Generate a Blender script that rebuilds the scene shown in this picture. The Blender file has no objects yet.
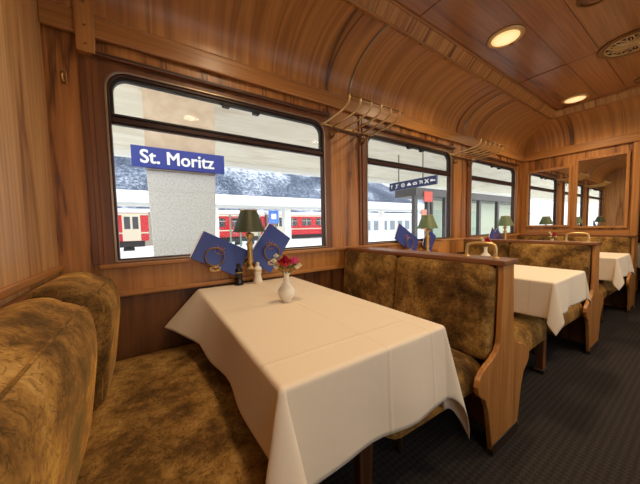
import bpy, bmesh, math, random
from mathutils import Vector, Matrix, noise as mnoise
random.seed(7)
PI = math.pi
SC = bpy.context.scene
COL = SC.collection

# ------------------------------------------------------------------ helpers
def new(): return bmesh.new()

def box(bm, x0, x1, y0, y1, z0, z1):
    vs = [bm.verts.new((x, y, z)) for x in (x0, x1) for y in (y0, y1) for z in (z0, z1)]
    for f in ((0,1,3,2),(4,6,7,5),(0,4,5,1),(2,3,7,6),(0,2,6,4),(1,5,7,3)):
        bm.faces.new([vs[i] for i in f])
    return vs

def prism(bm, pts, axis, a0, a1):
    """pts 2D polygon; axis 'x': (y,z), 'y': (x,z), 'z': (x,y)"""
    def mk(p, a):
        if axis == 'x': return (a, p[0], p[1])
        if axis == 'y': return (p[0], a, p[1])
        return (p[0], p[1], a)
    A = [bm.verts.new(mk(p, a0)) for p in pts]
    B = [bm.verts.new(mk(p, a1)) for p in pts]
    n = len(pts)
    bm.faces.new(A); bm.faces.new(B[::-1])
    for i in range(n):
        j = (i+1) % n
        bm.faces.new((A[i], B[i], B[j], A[j]))

def ring(bm, outer, inner, y0, y1, at=None):
    """closed band between two equal-length loops (x,z), extruded in y"""
    n = len(outer)
    m = at or (lambda p, y: (p[0], y, p[1]))
    O0 = [bm.verts.new(m(p, y0)) for p in outer]; O1 = [bm.verts.new(m(p, y1)) for p in outer]
    I0 = [bm.verts.new(m(p, y0)) for p in inner]; I1 = [bm.verts.new(m(p, y1)) for p in inner]
    for i in range(n):
        j = (i+1) % n
        bm.faces.new((O0[i], O0[j], I0[j], I0[i])); bm.faces.new((O1[i], I1[i], I1[j], O1[j]))
        bm.faces.new((O0[i], O1[i], O1[j], O0[j])); bm.faces.new((I0[i], I0[j], I1[j], I1[i]))

def rrect(x0, x1, z0, z1, rt, rb, n=8):
    pts = []
    for (cx, cz, r, a0) in ((x1-rt, z1-rt, rt, 0), (x0+rt, z1-rt, rt, 90), (x0+rb, z0+rb, rb, 180), (x1-rb, z0+rb, rb, 270)):
        for k in range(n+1):
            a = math.radians(a0 + 90*k/n)
            pts.append((cx + r*math.cos(a), cz + r*math.sin(a)))
    return pts

def tube(bm, pts, r, seg=8, closed=False, radii=None):
    pts = [Vector(p) for p in pts]; n = len(pts); rings = []
    up = Vector((0, 0, 1)); prev = None
    for i, p in enumerate(pts):
        if closed: t = pts[(i+1) % n] - pts[i-1]
        else: t = pts[min(i+1, n-1)] - pts[max(i-1, 0)]
        t.normalize()
        if prev is None:
            a = t.cross(up)
            if a.length < .05: a = t.cross(Vector((0, 1, 0)))
        else:
            a = prev - t*prev.dot(t)
            if a.length < 1e-4: a = t.cross(up)
        a.normalize(); prev = a; b = t.cross(a)
        rr = radii[i] if radii else r
        rings.append([bm.verts.new(p + a*rr*math.cos(2*PI*k/seg) + b*rr*math.sin(2*PI*k/seg)) for k in range(seg)])
    for i in range(n if closed else n-1):
        A, B = rings[i], rings[(i+1) % n]
        for k in range(seg):
            bm.faces.new((A[k], A[(k+1) % seg], B[(k+1) % seg], B[k]))
    if not closed:
        bm.faces.new(rings[0][::-1]); bm.faces.new(rings[-1])

def smooth_path(pts, n=6):
    """Catmull-Rom through pts"""
    P = [Vector(p) for p in pts]; P = [P[0]*2-P[1]] + P + [P[-1]*2-P[-2]]; out = []
    for i in range(1, len(P)-2):
        for k in range(n):
            t = k/n
            out.append(.5*((2*P[i]) + (P[i+1]-P[i-1])*t + (2*P[i-1]-5*P[i]+4*P[i+1]-P[i+2])*t*t + (-P[i-1]+3*P[i]-3*P[i+1]+P[i+2])*t**3))
    out.append(P[-2]); return out

def lathe(bm, prof, c=(0, 0, 0), seg=24, cap=True, M=None):
    rings = []
    for r, z in prof:
        L = []
        for k in range(seg):
            v = Vector((r*math.cos(2*PI*k/seg), r*math.sin(2*PI*k/seg), z))
            if M: v = M @ v
            L.append(bm.verts.new(v + Vector(c)))
        rings.append(L)
    for A, B in zip(rings, rings[1:]):
        for k in range(seg):
            bm.faces.new((A[k], A[(k+1) % seg], B[(k+1) % seg], B[k]))
    if cap:
        bm.faces.new(rings[0][::-1]); bm.faces.new(rings[-1])

def cushion(bm, size, r, puff=(0, 0, 0), M=None, n=14, extra=None):
    """rounded, slightly puffed upholstery block centred at the origin of M"""
    h = [s/2 for s in size]; M = M or Matrix()
    cache = {}
    def sp(i): return math.sin((i/n-.5)*PI)
    def vert(p):
        key = tuple(round(a, 6) for a in p)
        if key in cache: return cache[key]
        q = Vector([p[a]*h[a] for a in range(3)])
        inn = Vector([max(-(h[a]-r), min(h[a]-r, q[a])) for a in range(3)])
        d = q-inn
        if d.length > 1e-9: q = inn + d.normalized()*r*min(1, max(abs(d[a])/r for a in range(3)) if d.length else 1)
        u = q.copy()
        for a in range(3):
            b, c = (a+1) % 3, (a+2) % 3
            w = (1-(p[b])**4)*(1-(p[c])**4)
            u[a] = q[a]*(1+puff[a]*w)
        if extra: u = extra(u, p)
        v = bm.verts.new(M @ u); cache[key] = v; return v
    for a in range(3):
        b, c = (a+1) % 3, (a+2) % 3
        for s in (-1, 1):
            for i in range(n):
                for j in range(n):
                    L = []
                    for (di, dj) in ((0,0),(1,0),(1,1),(0,1)):
                        p = [0, 0, 0]; p[a] = s; p[b] = sp(i+di); p[c] = sp(j+dj); L.append(vert(p))
                    if s < 0: L = L[::-1]
                    bm.faces.new(L)

def obj(name, bm, mat, parent=None, smooth=False, bevel=0, seg=2, loc=None, angle=None):
    bmesh.ops.recalc_face_normals(bm, faces=bm.faces[:])
    me = bpy.data.meshes.new(name); bm.to_mesh(me); bm.free()
    if mat: me.materials.append(mat)
    o = bpy.data.objects.new(name, me); COL.objects.link(o)
    if parent: o.parent = parent
    if loc: o.location = loc
    if smooth:
        for p in me.polygons: p.use_smooth = True
        if angle is not None:
            me.set_sharp_from_angle(angle=math.radians(angle))
    if bevel:
        m = o.modifiers.new('bevel', 'BEVEL'); m.width = bevel; m.segments = seg; m.limit_method = 'ANGLE'
        m.harden_normals = False
    return o

def thing(name, label, cat, loc=(0, 0, 0), rotz=0, group=None):
    o = bpy.data.objects.new(name, None); COL.objects.link(o); o.empty_display_size = .1
    o.location = loc; o.rotation_euler = (0, 0, rotz); o['label'] = label; o['category'] = cat
    if group: o['group'] = group
    return o

def tag(o, label, cat, group=None):
    o['label'] = label; o['category'] = cat
    if group: o['group'] = group
    return o

def struct(name, bm, m, parent=None, **k):
    o = obj(name, bm, m, parent, **k)
    if parent is None: o['kind'] = 'structure'
    return o

def sempty(name, loc=(0, 0, 0), label=None):
    o = bpy.data.objects.new(name, None); COL.objects.link(o); o.location = loc; o['kind'] = 'structure'; return o

def dup(root, loc, rotz=None, label=None, group=None):
    r = root.copy(); COL.objects.link(r); r.location = loc
    if rotz is not None: r.rotation_euler = (0, 0, rotz)
    if label: r['label'] = label
    if group: r['group'] = group
    for ch in list(root.children):
        c = ch.copy(); COL.objects.link(c); c.parent = r
        for g in ch.children:
            d = g.copy(); COL.objects.link(d); d.parent = c
    return r

# ------------------------------------------------------------------ materials
def srgb(r, g, b):
    f = lambda c: (c/255/12.92) if c/255 <= .04045 else ((c/255+.055)/1.055)**2.4
    return (f(r), f(g), f(b), 1)

def mat(name, color=(.8, .8, .8, 1), rough=.5, metal=0, **kw):
    m = bpy.data.materials.new(name); m.use_nodes = True
    b = m.node_tree.nodes['Principled BSDF']
    b.inputs['Base Color'].default_value = color
    b.inputs['Roughness'].default_value = rough
    b.inputs['Metallic'].default_value = metal
    for k, v in kw.items(): b.inputs[k].default_value = v
    return m

def nd(m, t, **kw):
    n = m.node_tree.nodes.new(t)
    for k, v in kw.items(): setattr(n, k, v)
    return n
def lk(m, a, b): m.node_tree.links.new(a, b)

def ramp(m, stops, interp='LINEAR'):
    r = nd(m, 'ShaderNodeValToRGB'); cr = r.color_ramp; cr.interpolation = interp
    while len(cr.elements) < len(stops): cr.elements.new(.5)
    for e, (p, c) in zip(cr.elements, stops): e.position = p; e.color = c
    return r

def wood(name, dark, mid, light, axis='Z', rough=.42, coat=.10, scale=1.0, bands=1.0, cove=False):
    """veneer whose grain runs along axis"""
    m = mat(name, mid, rough); b = m.node_tree.nodes['Principled BSDF']
    b.inputs['Coat Weight'].default_value = coat; b.inputs['Coat Roughness'].default_value = .22
    tc = nd(m, 'ShaderNodeTexCoord'); oi = nd(m, 'ShaderNodeObjectInfo')
    mul = nd(m, 'ShaderNodeMath', operation='MULTIPLY'); mul.inputs[1].default_value = 23.0
    lk(m, oi.outputs['Random'], mul.inputs[0])
    add = nd(m, 'ShaderNodeVectorMath', operation='ADD')
    lk(m, tc.outputs['Object'], add.inputs[0]); lk(m, mul.outputs[0], add.inputs[1])
    def mp(along, across):
        s = nd(m, 'ShaderNodeMapping'); v = [across]*3; v['XYZ'.index(axis)] = along
        if cove: v = [along]*3; v['XYZ'.index(axis)] = across
        s.inputs['Scale'].default_value = [a*scale for a in v]; lk(m, add.outputs[0], s.inputs[0]); return s
    m1 = mp(.12, 3.0) if cove else mp(.28, 4.2); m2 = mp(2.0, 60)
    n1 = nd(m, 'ShaderNodeTexNoise'); n1.inputs['Scale'].default_value = 1; n1.inputs['Detail'].default_value = 5
    n1.inputs['Roughness'].default_value = .6; n1.inputs['Distortion'].default_value = .15 if cove else .3
    if cove: n1.inputs['Detail'].default_value = 2.5
    lk(m, m1.outputs[0], n1.inputs['Vector'])
    w = nd(m, 'ShaderNodeMath', operation='MULTIPLY'); w.inputs[1].default_value = 2.1*bands; lk(m, n1.outputs['Fac'], w.inputs[0])
    fr = nd(m, 'ShaderNodeMath', operation='PINGPONG'); fr.inputs[1].default_value = .5; lk(m, w.outputs[0], fr.inputs[0])
    r1 = ramp(m, [(.0, dark), (.12, mid), (.5, light), (.86, mid), (1, light)])
    dbl = nd(m, 'ShaderNodeMath', operation='MULTIPLY'); dbl.inputs[1].default_value = 2; lk(m, fr.outputs[0], dbl.inputs[0])
    lk(m, dbl.outputs[0], r1.inputs[0])
    n2 = nd(m, 'ShaderNodeTexNoise'); n2.inputs['Scale'].default_value = 1; n2.inputs['Detail'].default_value = 3
    lk(m, m2.outputs[0], n2.inputs['Vector'])
    r2 = ramp(m, [(.3, (.86, .84, .8, 1) if cove else (.74, .70, .64, 1)), (.65, (1.05, 1.04, 1.02, 1))]); lk(m, n2.outputs['Fac'], r2.inputs[0])
    mx = nd(m, 'ShaderNodeMix', data_type='RGBA', blend_type='MULTIPLY'); mx.inputs[0].default_value = 1
    lk(m, r1.outputs[0], mx.inputs[6]); lk(m, r2.outputs[0], mx.inputs[7]); lk(m, mx.outputs[2], b.inputs['Base Color'])
    bp = nd(m, 'ShaderNodeBump'); bp.inputs['Strength'].default_value = .06; bp.inputs['Distance'].default_value = .002
    lk(m, n2.outputs['Fac'], bp.inputs['Height']); lk(m, bp.outputs[0], b.inputs['Normal'])
    return m

D, MI, LI = srgb(104, 62, 26), srgb(164, 106, 50), srgb(192, 132, 68)
W = {}
for ax in 'XYZ':
    W['wall'+ax] = wood('walnut_'+ax, D, MI, LI, ax)
    W['trim'+ax] = wood('trim_wood_'+ax, srgb(132, 84, 38), srgb(170, 114, 56), srgb(188, 132, 70), ax, bands=.6)
    W['dark'+ax] = wood('dark_wood_'+ax, srgb(72, 42, 20), srgb(106, 64, 32), srgb(128, 80, 42), ax, bands=.7)
W['lower'] = wood('lower_panel_wood', srgb(58, 32, 14), srgb(100, 60, 28), srgb(120, 76, 38), 'Z')
W['part'] = wood('partition_wood', srgb(140, 92, 48), srgb(190, 142, 88), srgb(210, 164, 110), 'Z', bands=.8)
W['cove'] = wood('cove_veneer', srgb(84, 48, 20), srgb(164, 108, 52), srgb(196, 136, 70), 'X', bands=1.5, cove=True)
W['coveY'] = wood('end_cove_veneer', srgb(84, 48, 20), srgb(164, 108, 52), srgb(196, 136, 70), 'Y', bands=1.5, cove=True)
W['ceil'] = wood('ceiling_veneer', srgb(92, 52, 24), srgb(148, 90, 44), srgb(172, 112, 58), 'X', rough=.3, coat=.5, bands=.7)
W['ceilband'] = wood('ceiling_band_veneer', srgb(126, 74, 36), srgb(160, 98, 50), srgb(176, 112, 60), 'X', rough=.3, coat=.5, bands=.6)
W['bench'] = wood('bench_end_wood', srgb(120, 72, 32), srgb(170, 112, 54), srgb(192, 134, 70), 'Z', bands=.7)

for ax in 'XY': W['corn'+ax] = wood('cornice_veneer_'+ax, srgb(96, 54, 22), srgb(164, 108, 54), srgb(200, 146, 80), ax, scale=2.2, bands=1.5, cove=True)
W['rail'] = wood('bench_rail_wood', srgb(74, 40, 18), srgb(118, 70, 34), srgb(138, 86, 44), 'Y', bands=.6)
def fabric(name):
    m = mat(name, srgb(150, 112, 58), .85); b = m.node_tree.nodes['Principled BSDF']
    b.inputs['Sheen Weight'].default_value = .8; b.inputs['Sheen Roughness'].default_value = .42
    b.inputs['Sheen Tint'].default_value = srgb(240, 190, 105)
    b.inputs['Specular IOR Level'].default_value = .2
    tc = nd(m, 'ShaderNodeTexCoord'); oi = nd(m, 'ShaderNodeObjectInfo')
    add = nd(m, 'ShaderNodeVectorMath', operation='ADD'); mu = nd(m, 'ShaderNodeMath', operation='MULTIPLY'); mu.inputs[1].default_value = 9
    lk(m, oi.outputs['Random'], mu.inputs[0]); lk(m, tc.outputs['Object'], add.inputs[0]); lk(m, mu.outputs[0], add.inputs[1])
    big = nd(m, 'ShaderNodeTexNoise'); big.inputs['Scale'].default_value = 4.0; big.inputs['Detail'].default_value = 12; big.inputs['Roughness'].default_value = .76; big.inputs['Distortion'].default_value = .15
    lk(m, add.outputs[0], big.inputs['Vector'])
    rb = ramp(m, [(.36, srgb(60, 38, 15)), (.46, srgb(106, 76, 34)), (.55, srgb(156, 118, 60)), (.66, srgb(196, 158, 94))]); lk(m, big.outputs['Fac'], rb.inputs[0])
    # woven arabesque: distorted ring and scroll outlines
    wv = nd(m, 'ShaderNodeTexNoise'); wv.inputs['Scale'].default_value = 24; wv.inputs['Detail'].default_value = 2; wv.inputs['Distortion'].default_value = 1.0
    lk(m, add.outputs[0], wv.inputs['Vector'])
    ml = nd(m, 'ShaderNodeMath', operation='MULTIPLY'); ml.inputs[1].default_value = 5; lk(m, wv.outputs['Fac'], ml.inputs[0])
    pp = nd(m, 'ShaderNodeMath', operation='PINGPONG'); pp.inputs[1].default_value = .5; lk(m, ml.outputs[0], pp.inputs[0])
    rr = ramp(m, [(.0, (.48, .44, .38, 1)), (.14, (1, 1, 1, 1)), (.5, (1.04, 1.02, 1, 1))]); lk(m, pp.outputs[0], rr.inputs[0])
    vo = nd(m, 'ShaderNodeTexVoronoi', feature='DISTANCE_TO_EDGE'); vo.inputs['Scale'].default_value = 14
    lk(m, add.outputs[0], vo.inputs['Vector'])
    rv = ramp(m, [(.02, (.7, .66, .6, 1)), (.07, (1, 1, 1, 1))]); lk(m, vo.outputs['Distance'], rv.inputs[0])
    x1 = nd(m, 'ShaderNodeMix', data_type='RGBA', blend_type='MULTIPLY'); x1.inputs[0].default_value = 1.0
    lk(m, rb.outputs[0], x1.inputs[6]); lk(m, rr.outputs[0], x1.inputs[7])
    x2 = nd(m, 'ShaderNodeMix', data_type='RGBA', blend_type='MULTIPLY'); x2.inputs[0].default_value = .3
    lk(m, x1.outputs[2], x2.inputs[6]); lk(m, rv.outputs[0], x2.inputs[7]); lk(m, x2.outputs[2], b.inputs['Base Color'])
    gm = nd(m, 'ShaderNodeMix', data_type='RGBA', blend_type='MIX'); gm.inputs[0].default_value = .35; gm.inputs[7].default_value = srgb(250, 205, 120)
    br = nd(m, 'ShaderNodeBrightContrast'); br.inputs['Bright'].default_value = .25; br.inputs['Contrast'].default_value = .9
    lk(m, x2.outputs[2], br.inputs[0]); lk(m, br.outputs[0], gm.inputs[6]); lk(m, gm.outputs[2], b.inputs['Sheen Tint'])
    bp = nd(m, 'ShaderNodeBump'); bp.inputs['Strength'].default_value = .35; bp.inputs['Distance'].default_value = .003
    fi = nd(m, 'ShaderNodeTexNoise'); fi.inputs['Scale'].default_value = 60; fi.inputs['Detail'].default_value = 4; lk(m, add.outputs[0], fi.inputs['Vector'])
    lk(m, fi.outputs['Fac'], bp.inputs['Height']); lk(m, bp.outputs[0], b.inputs['Normal'])
    return m
FAB = fabric('patterned_velvet')

def cloth_mat():
    m = mat('table_linen', srgb(228, 212, 186), .75); b = m.node_tree.nodes['Principled BSDF']
    b.inputs['Sheen Weight'].default_value = .15
    tc = nd(m, 'ShaderNodeTexCoord'); sx = nd(m, 'ShaderNodeSeparateXYZ'); lk(m, tc.outputs['Object'], sx.inputs[0])
    # ironed fold lines
    def ridge(out, pos, w):
        s = nd(m, 'ShaderNodeMath', operation='SUBTRACT'); s.inputs[1].default_value = pos; lk(m, out, s.inputs[0])
        a = nd(m, 'ShaderNodeMath', operation='ABSOLUTE'); lk(m, s.outputs[0], a.inputs[0])
        mr = nd(m, 'ShaderNodeMapRange'); mr.inputs['From Min'].default_value = 0; mr.inputs['From Max'].default_value = w
        mr.inputs['To Min'].default_value = 1; mr.inputs['To Max'].default_value = 0; lk(m, a.outputs[0], mr.inputs['Value']); return mr.outputs[0]
    r1 = ridge(sx.outputs[0], .03, .010); r2 = ridge(sx.outputs[1], -.53, .010); r3 = ridge(sx.outputs[0], .25, .010)
    a1 = nd(m, 'ShaderNodeMath', operation='ADD'); lk(m, r1, a1.inputs[0]); lk(m, r2, a1.inputs[1])
    a2 = nd(m, 'ShaderNodeMath', operation='ADD'); lk(m, a1.outputs[0], a2.inputs[0]); lk(m, r3, a2.inputs[1])
    no = nd(m, 'ShaderNodeTexNoise'); no.inputs['Scale'].default_value = 7; no.inputs['Detail'].default_value = 3; lk(m, tc.outputs['Object'], no.inputs['Vector'])
    a3 = nd(m, 'ShaderNodeMath', operation='MULTIPLY_ADD'); a3.inputs[1].default_value = 1.6; lk(m, no.outputs['Fac'], a3.inputs[0]); lk(m, a2.outputs[0], a3.inputs[2])
    bp = nd(m, 'ShaderNodeBump'); bp.inputs['Strength'].default_value = .5; bp.inputs['Distance'].default_value = .004
    lk(m, a3.outputs[0], bp.inputs['Height']); lk(m, bp.outputs[0], b.inputs['Normal'])
    return m
LINEN = cloth_mat()

def carpet():
    m = mat('carpet', srgb(52, 50, 50), .95); b = m.node_tree.nodes['Principled BSDF']
    b.inputs['Specular IOR Level'].default_value = .1
    tc = nd(m, 'ShaderNodeTexCoord'); mp = nd(m, 'ShaderNodeMapping'); mp.inputs['Rotation'].default_value = (0, 0, PI/4); mp.inputs['Scale'].default_value = (48, 48, 48)
    lk(m, tc.outputs['Object'], mp.inputs[0])
    ck = nd(m, 'ShaderNodeTexChecker'); ck.inputs['Scale'].default_value = 1
    ck.inputs['Color1'].default_value = srgb(58, 53, 50); ck.inputs['Color2'].default_value = srgb(47, 43, 41)
    lk(m, mp.outputs[0], ck.inputs['Vector'])
    no = nd(m, 'ShaderNodeTexNoise'); no.inputs['Scale'].default_value = 160; lk(m, tc.outputs['Object'], no.inputs['Vector'])
    r = ramp(m, [(.3, (.6, .6, .6, 1)), (.7, (1.2, 1.2, 1.2, 1))]); lk(m, no.outputs['Fac'], r.inputs[0])
    x = nd(m, 'ShaderNodeMix', data_type='RGBA', blend_type='MULTIPLY'); x.inputs[0].default_value = 1
    lk(m, ck.outputs[0], x.inputs[6]); lk(m, r.outputs[0], x.inputs[7]); lk(m, x.outputs[2], b.inputs['Base Color'])
    bp = nd(m, 'ShaderNodeBump'); bp.inputs['Strength'].default_value = .4; bp.inputs['Distance'].default_value = .003
    lk(m, no.outputs['Fac'], bp.inputs['Height']); lk(m, bp.outputs[0], b.inputs['Normal'])
    return m

def speckle(name, c1, c2, scale=40, rough=.85, detail=4, lo=.35, hi=.65):
    m = mat(name, c1, rough); b = m.node_tree.nodes['Principled BSDF']
    tc = nd(m, 'ShaderNodeTexCoord'); no = nd(m, 'ShaderNodeTexNoise'); no.inputs['Scale'].default_value = scale; no.inputs['Detail'].default_value = detail
    lk(m, tc.outputs['Object'], no.inputs['Vector'])
    r = ramp(m, [(lo, c1), (hi, c2)]); lk(m, no.outputs['Fac'], r.inputs[0]); lk(m, r.outputs[0], b.inputs['Base Color'])
    return m

def glass(name, tint=(1, 1, 1, 1), refl=.06):
    m = bpy.data.materials.new(name); m.use_nodes = True; nt = m.node_tree; nt.nodes.clear()
    o = nd(m, 'ShaderNodeOutputMaterial'); t = nd(m, 'ShaderNodeBsdfTransparent'); g = nd(m, 'ShaderNodeBsdfGlossy'); mx = nd(m, 'ShaderNodeMixShader')
    t.inputs[0].default_value = tint; g.inputs['Roughness'].default_value = .02; mx.inputs[0].default_value = refl
    lk(m, t.outputs[0], mx.inputs[1]); lk(m, g.outputs[0], mx.inputs[2]); lk(m, mx.outputs[0], o.inputs[0])
    return m
def emis(name, c, s):
    m = mat(name, c, .4); b = m.node_tree.nodes['Principled BSDF']
    b.inputs['Emission Color'].default_value = c; b.inputs['Emission Strength'].default_value = s; return m

GLASS = glass('window_glass', (.98, .99, .98, 1), .007)
SGLASS = glass('shelter_glass', (.95, .97, .96, 1), .04)
MIRROR = mat('mirror_glass', (.86, .86, .84, 1), .015, 1)
BRASS = mat('brass', srgb(222, 190, 128), .34, .75)
OLDBRASS = mat('aged_brass', srgb(140, 104, 60), .38, .8)
FRAME = mat('brown_window_metal', srgb(62, 38, 30), .38, .3)
RUBBER = mat('black_rubber', srgb(18, 16, 16), .5)
EDGE = mat('pale_metal_edge', srgb(170, 150, 125), .3, .8)
MENU = mat('navy_card', srgb(44, 62, 138), .35)
PAPER = mat('white_paper', srgb(240, 236, 228), .7)
GOLD = mat('gold_print', srgb(178, 120, 84), .35, .6)
GREEN = mat('olive_green_shade', srgb(52, 60, 34), .5)
PALEGREEN = mat('pale_green_shade', srgb(92, 110, 72), .5)
PORC = mat('white_porcelain', srgb(236, 230, 214), .18)
BLACKP = mat('black_lacquer', srgb(20, 16, 14), .2)
ROSE = mat('dark_red_petal', srgb(176, 12, 46), .6)
PINK = mat('pink_petal', srgb(226, 92, 140), .6)
CREAMP = mat('cream_petal', srgb(236, 228, 196), .6)
STEM = mat('green_stem', srgb(86, 110, 48), .6)
PLINTH = mat('dark_kick_plate', srgb(46, 34, 26), .5)
BLUE = mat('sign_blue', srgb(38, 52, 140), .45)
WHITE = mat('sign_white', srgb(245, 245, 245), .5)

# ------------------------------------------------------------------ dimensions
XL, XR, YB, YF = -.394, 5.25, 1.83, -1.05
PITCH = 1.79

# ------------------------------------------------------------------ floor, walls
bm = new(); box(bm, XL-.1, 8.0, YF-.1, YB+.12, -.06, 0); struct('floor', bm, carpet())

WIN = [(-.164, 1.247), (1.715, 3.111), (3.58, 4.935)]
WZ0, WZ1 = .992, 2.030

def window_wall(name, y0, y1, wins, xa, xb):
    bm = new(); box(bm, xa, xb, y0, y1, -.04, WZ0); box(bm, xa, xb, y0, y1, WZ1, 2.72)
    xs = [xa] + [v for w in wins for v in w] + [xb]
    for i in range(0, len(xs), 2): box(bm, xs[i], xs[i+1], y0, y1, WZ0, WZ1)
    return struct(name, bm, W['wallZ'])
window_wall('wall_back', YB, YB+.035, WIN, XL-.1, XR+.08)
window_wall('wall_front', YF-.035, YF, WIN, XL-.1, XR+.08)
bm = new(); box(bm, XL-.1, XL, YF-.1, YB+.1, -.04, 2.75); struct('wall_left', bm, W['part'])
bm = new()
box(bm, XR, XR+.08, .575, YB+.1, -.04, 2.75); box(bm, XR, XR+.08, YF-.1, -.22, -.04, 2.75); box(bm, XR, XR+.08, -.22, .575, 2.02, 2.75)
struct('wall_right', bm, W['wallZ'])
for nm, bb in (('wall_saloon_end', (7.92, 8.0, YF-.1, YB+.1, -.04, 2.75)), ('wall_saloon_back', (XR+.08, 7.92, YB, YB+.1, -.04, 2.75)),
               ('wall_saloon_front', (XR+.08, 7.92, YF-.1, YF, -.04, 2.75)), ('ceiling_saloon', (XR+.08, 7.92, YF-.1, YB+.1, 2.75, 2.82))):
    bm = new(); box(bm, *bb); struct(nm, bm, W['wallZ'])

# windows
def outline(x0, x1, z0, z1, rt, rb): return rrect(x0, x1, z0, z1, rt, rb)
def make_window(n, x0, x1, yf, s):
    """yf: interior wall plane, s=+1 when outside is +y"""
    root = sempty('window_%d' % n, ((x0+x1)/2, yf, WZ0))
    def o(name, bm, m, **k):
        ob = obj(name, bm, m, root, **k); ob.matrix_parent_inverse = Matrix.Translation(-root.location); return ob
    cas_o = rrect(x0-.05, x1+.05, WZ0-.012, WZ1+.045, .002, .002)
    fr_o = rrect(x0-.002, x1+.002, WZ0-.002, WZ1+.002, .105, .008)
    bm = new(); ring(bm, cas_o, fr_o, yf-.018*s, yf+.01*s); o('casing', bm, W['darkZ'], bevel=.003)
    def L(ins_s, ins_b, ins_t, rt): return rrect(x0+ins_s, x1-ins_s, WZ0+ins_b, WZ1-ins_t, rt, .004)
    e_i = L(.008, .006, .008, .097)
    bm = new(); ring(bm, fr_o, e_i, yf-.022*s, yf+.03*s); o('trim_bead', bm, EDGE, bevel=.002)
    f_i = L(.019, .014, .026, .084)
    bm = new(); ring(bm, e_i, f_i, yf-.014*s, yf+.03*s); o('frame', bm, FRAME, bevel=.003)
    zb = 1.797
    ro = [(x, z) for x, z in rrect(x0+.019, x1-.019, zb, WZ1-.026, .084, .002)]; ri = rrect(x0+.034, x1-.034, zb+.005, WZ1-.042, .070, .002)
    bm = new(); ring(bm, ro, ri, yf-.006*s, yf+.026*s); o('gasket', bm, RUBBER, bevel=.002)
    zb = 1.772
    bm = new()
    ya, yb = sorted((yf-.012*s, yf+.026*s)); box(bm, x0+.018, x1-.018, ya, yb, zb-.016, zb+.014)
    ya, yb = sorted((yf-.004*s, yf+.026*s)); box(bm, x0+.018, x1-.018, ya, yb, zb-.026, zb-.016)
    o('sash_bar', bm, FRAME, bevel=.004)
    bm = new(); ya, yb = sorted((yf-.018*s, yf-.006*s)); box(bm, x0+.02, x1-.02, ya, yb, zb+.014, zb+.022); o('bar_seal', bm, RUBBER)
    xm = (x0+x1)/2+.02
    bm = new(); ya, yb = sorted((yf-.03*s, yf+.01*s))
    box(bm, xm-.13, xm+.13, ya, yb, WZ1-.052, WZ1-.040); box(bm, xm-.12, xm-.075, ya, yb, WZ1-.066, WZ1-.05); box(bm, xm+.085, xm+.13, ya, yb, WZ1-.07, WZ1-.05)
    o('latch', bm, RUBBER, bevel=.003)
    bm = new(); ya, yb = sorted((yf+.012*s, yf+.018*s)); box(bm, x0+.017, x1-.017, ya, yb, WZ0+.012, WZ1-.03); o('pane', bm, GLASS)
    # blind housing above
    bm = new(); ya, yb = sorted((yf-.045*s, yf)); box(bm, x0-.045, x1+.045, ya, yb, WZ1+.040, WZ1+.062); o('blind_track', bm, W['darkX'], bevel=.004)
    bm = new(); ya, yb = sorted((yf-.047*s, yf-.04*s)); box(bm, x0-.04, x1+.04, ya, yb, WZ1+.047, WZ1+.053); o('track_slot', bm, RUBBER)
    return root
for i, (a, b) in enumerate(WIN): make_window(i+1, a, b, YB, 1)
for i, (a, b) in enumerate(WIN): make_window(i+4, a, b, YF, -1)

# ledges, rails, boards on both long walls
tn = 0
def trim(bm, m, **k):
    global tn; tn += 1
    return struct('trim_%d' % tn, bm, m, **k)
for (yw, s) in ((YB, -1), (YF, 1)):
    def yy(a, b): return sorted((yw+s*a, yw+s*b))
    bm = new(); y0, y1 = yy(0, .03); box(bm, XL, XR, y0, y1, 2.162, 2.275); trim(bm, W['trimX'], bevel=.008)
    bm = new(); y0, y1 = yy(0, .04); box(bm, -.235, XR, y0, y1, .958, .982); trim(bm, W['trimX'], bevel=.006)      # sill
    bm = new(); y0, y1 = yy(0, .012); box(bm, -.235, XR, y0, y1, .825, .958); trim(bm, W['bench'])                  # board
    bm = new(); y0, y1 = yy(0, .035); box(bm, -.235, XR, y0, y1, .795, .825); trim(bm, W['trimX'], bevel=.006)      # rail
    bm = new(); y0, y1 = yy(0, .006); box(bm, XL, XR, y0, y1, .0, .795); trim(bm, W['lower'])
    bm = new(); y0, y1 = yy(0, .014)
    for xx in (-.225, 1.30, 1.645, 3.165, 3.515, 4.985): box(bm, xx-.012, xx+.012, y0, y1, .982, 2.162)
    trim(bm, W['darkZ'], bevel=.003)
    bm = new(); y0, y1 = yy(0, .006)
    for a, b in WIN:                                       # inlaid pairs of dark stringers in the frieze
        for fx in (.2, .36, .64, .8):
            c = a+(b-a)*fx
            for dx in (-.016, .008): box(bm, c+dx, c+dx+.008, y0, y1, 2.095, 2.162)
    trim(bm, W['darkZ'])
# corner plank strap with screws
bm = new(); box(bm, -.262, -.188, 1.782, 1.83, 2.07, 2.36); trim(bm, W['trimZ'], bevel=.003)
bm = new()
for zz in (2.11, 2.20, 2.31):
    lathe(bm, [(.006, 0), (.004, .003)], (-.225, 1.7815, zz), 10, M=Matrix.Rotation(PI/2, 4, 'X'))
trim(bm, OLDBRASS)
bm = new(); box(bm, -.262, -.205, 1.818, 1.83, .982, 2.07); trim(bm, W['darkZ'], bevel=.003)
bm = new(); box(bm, XL, XL+.018, YF, YB, .965, .995); trim(bm, W['trimY'], bevel=.005)

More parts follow.
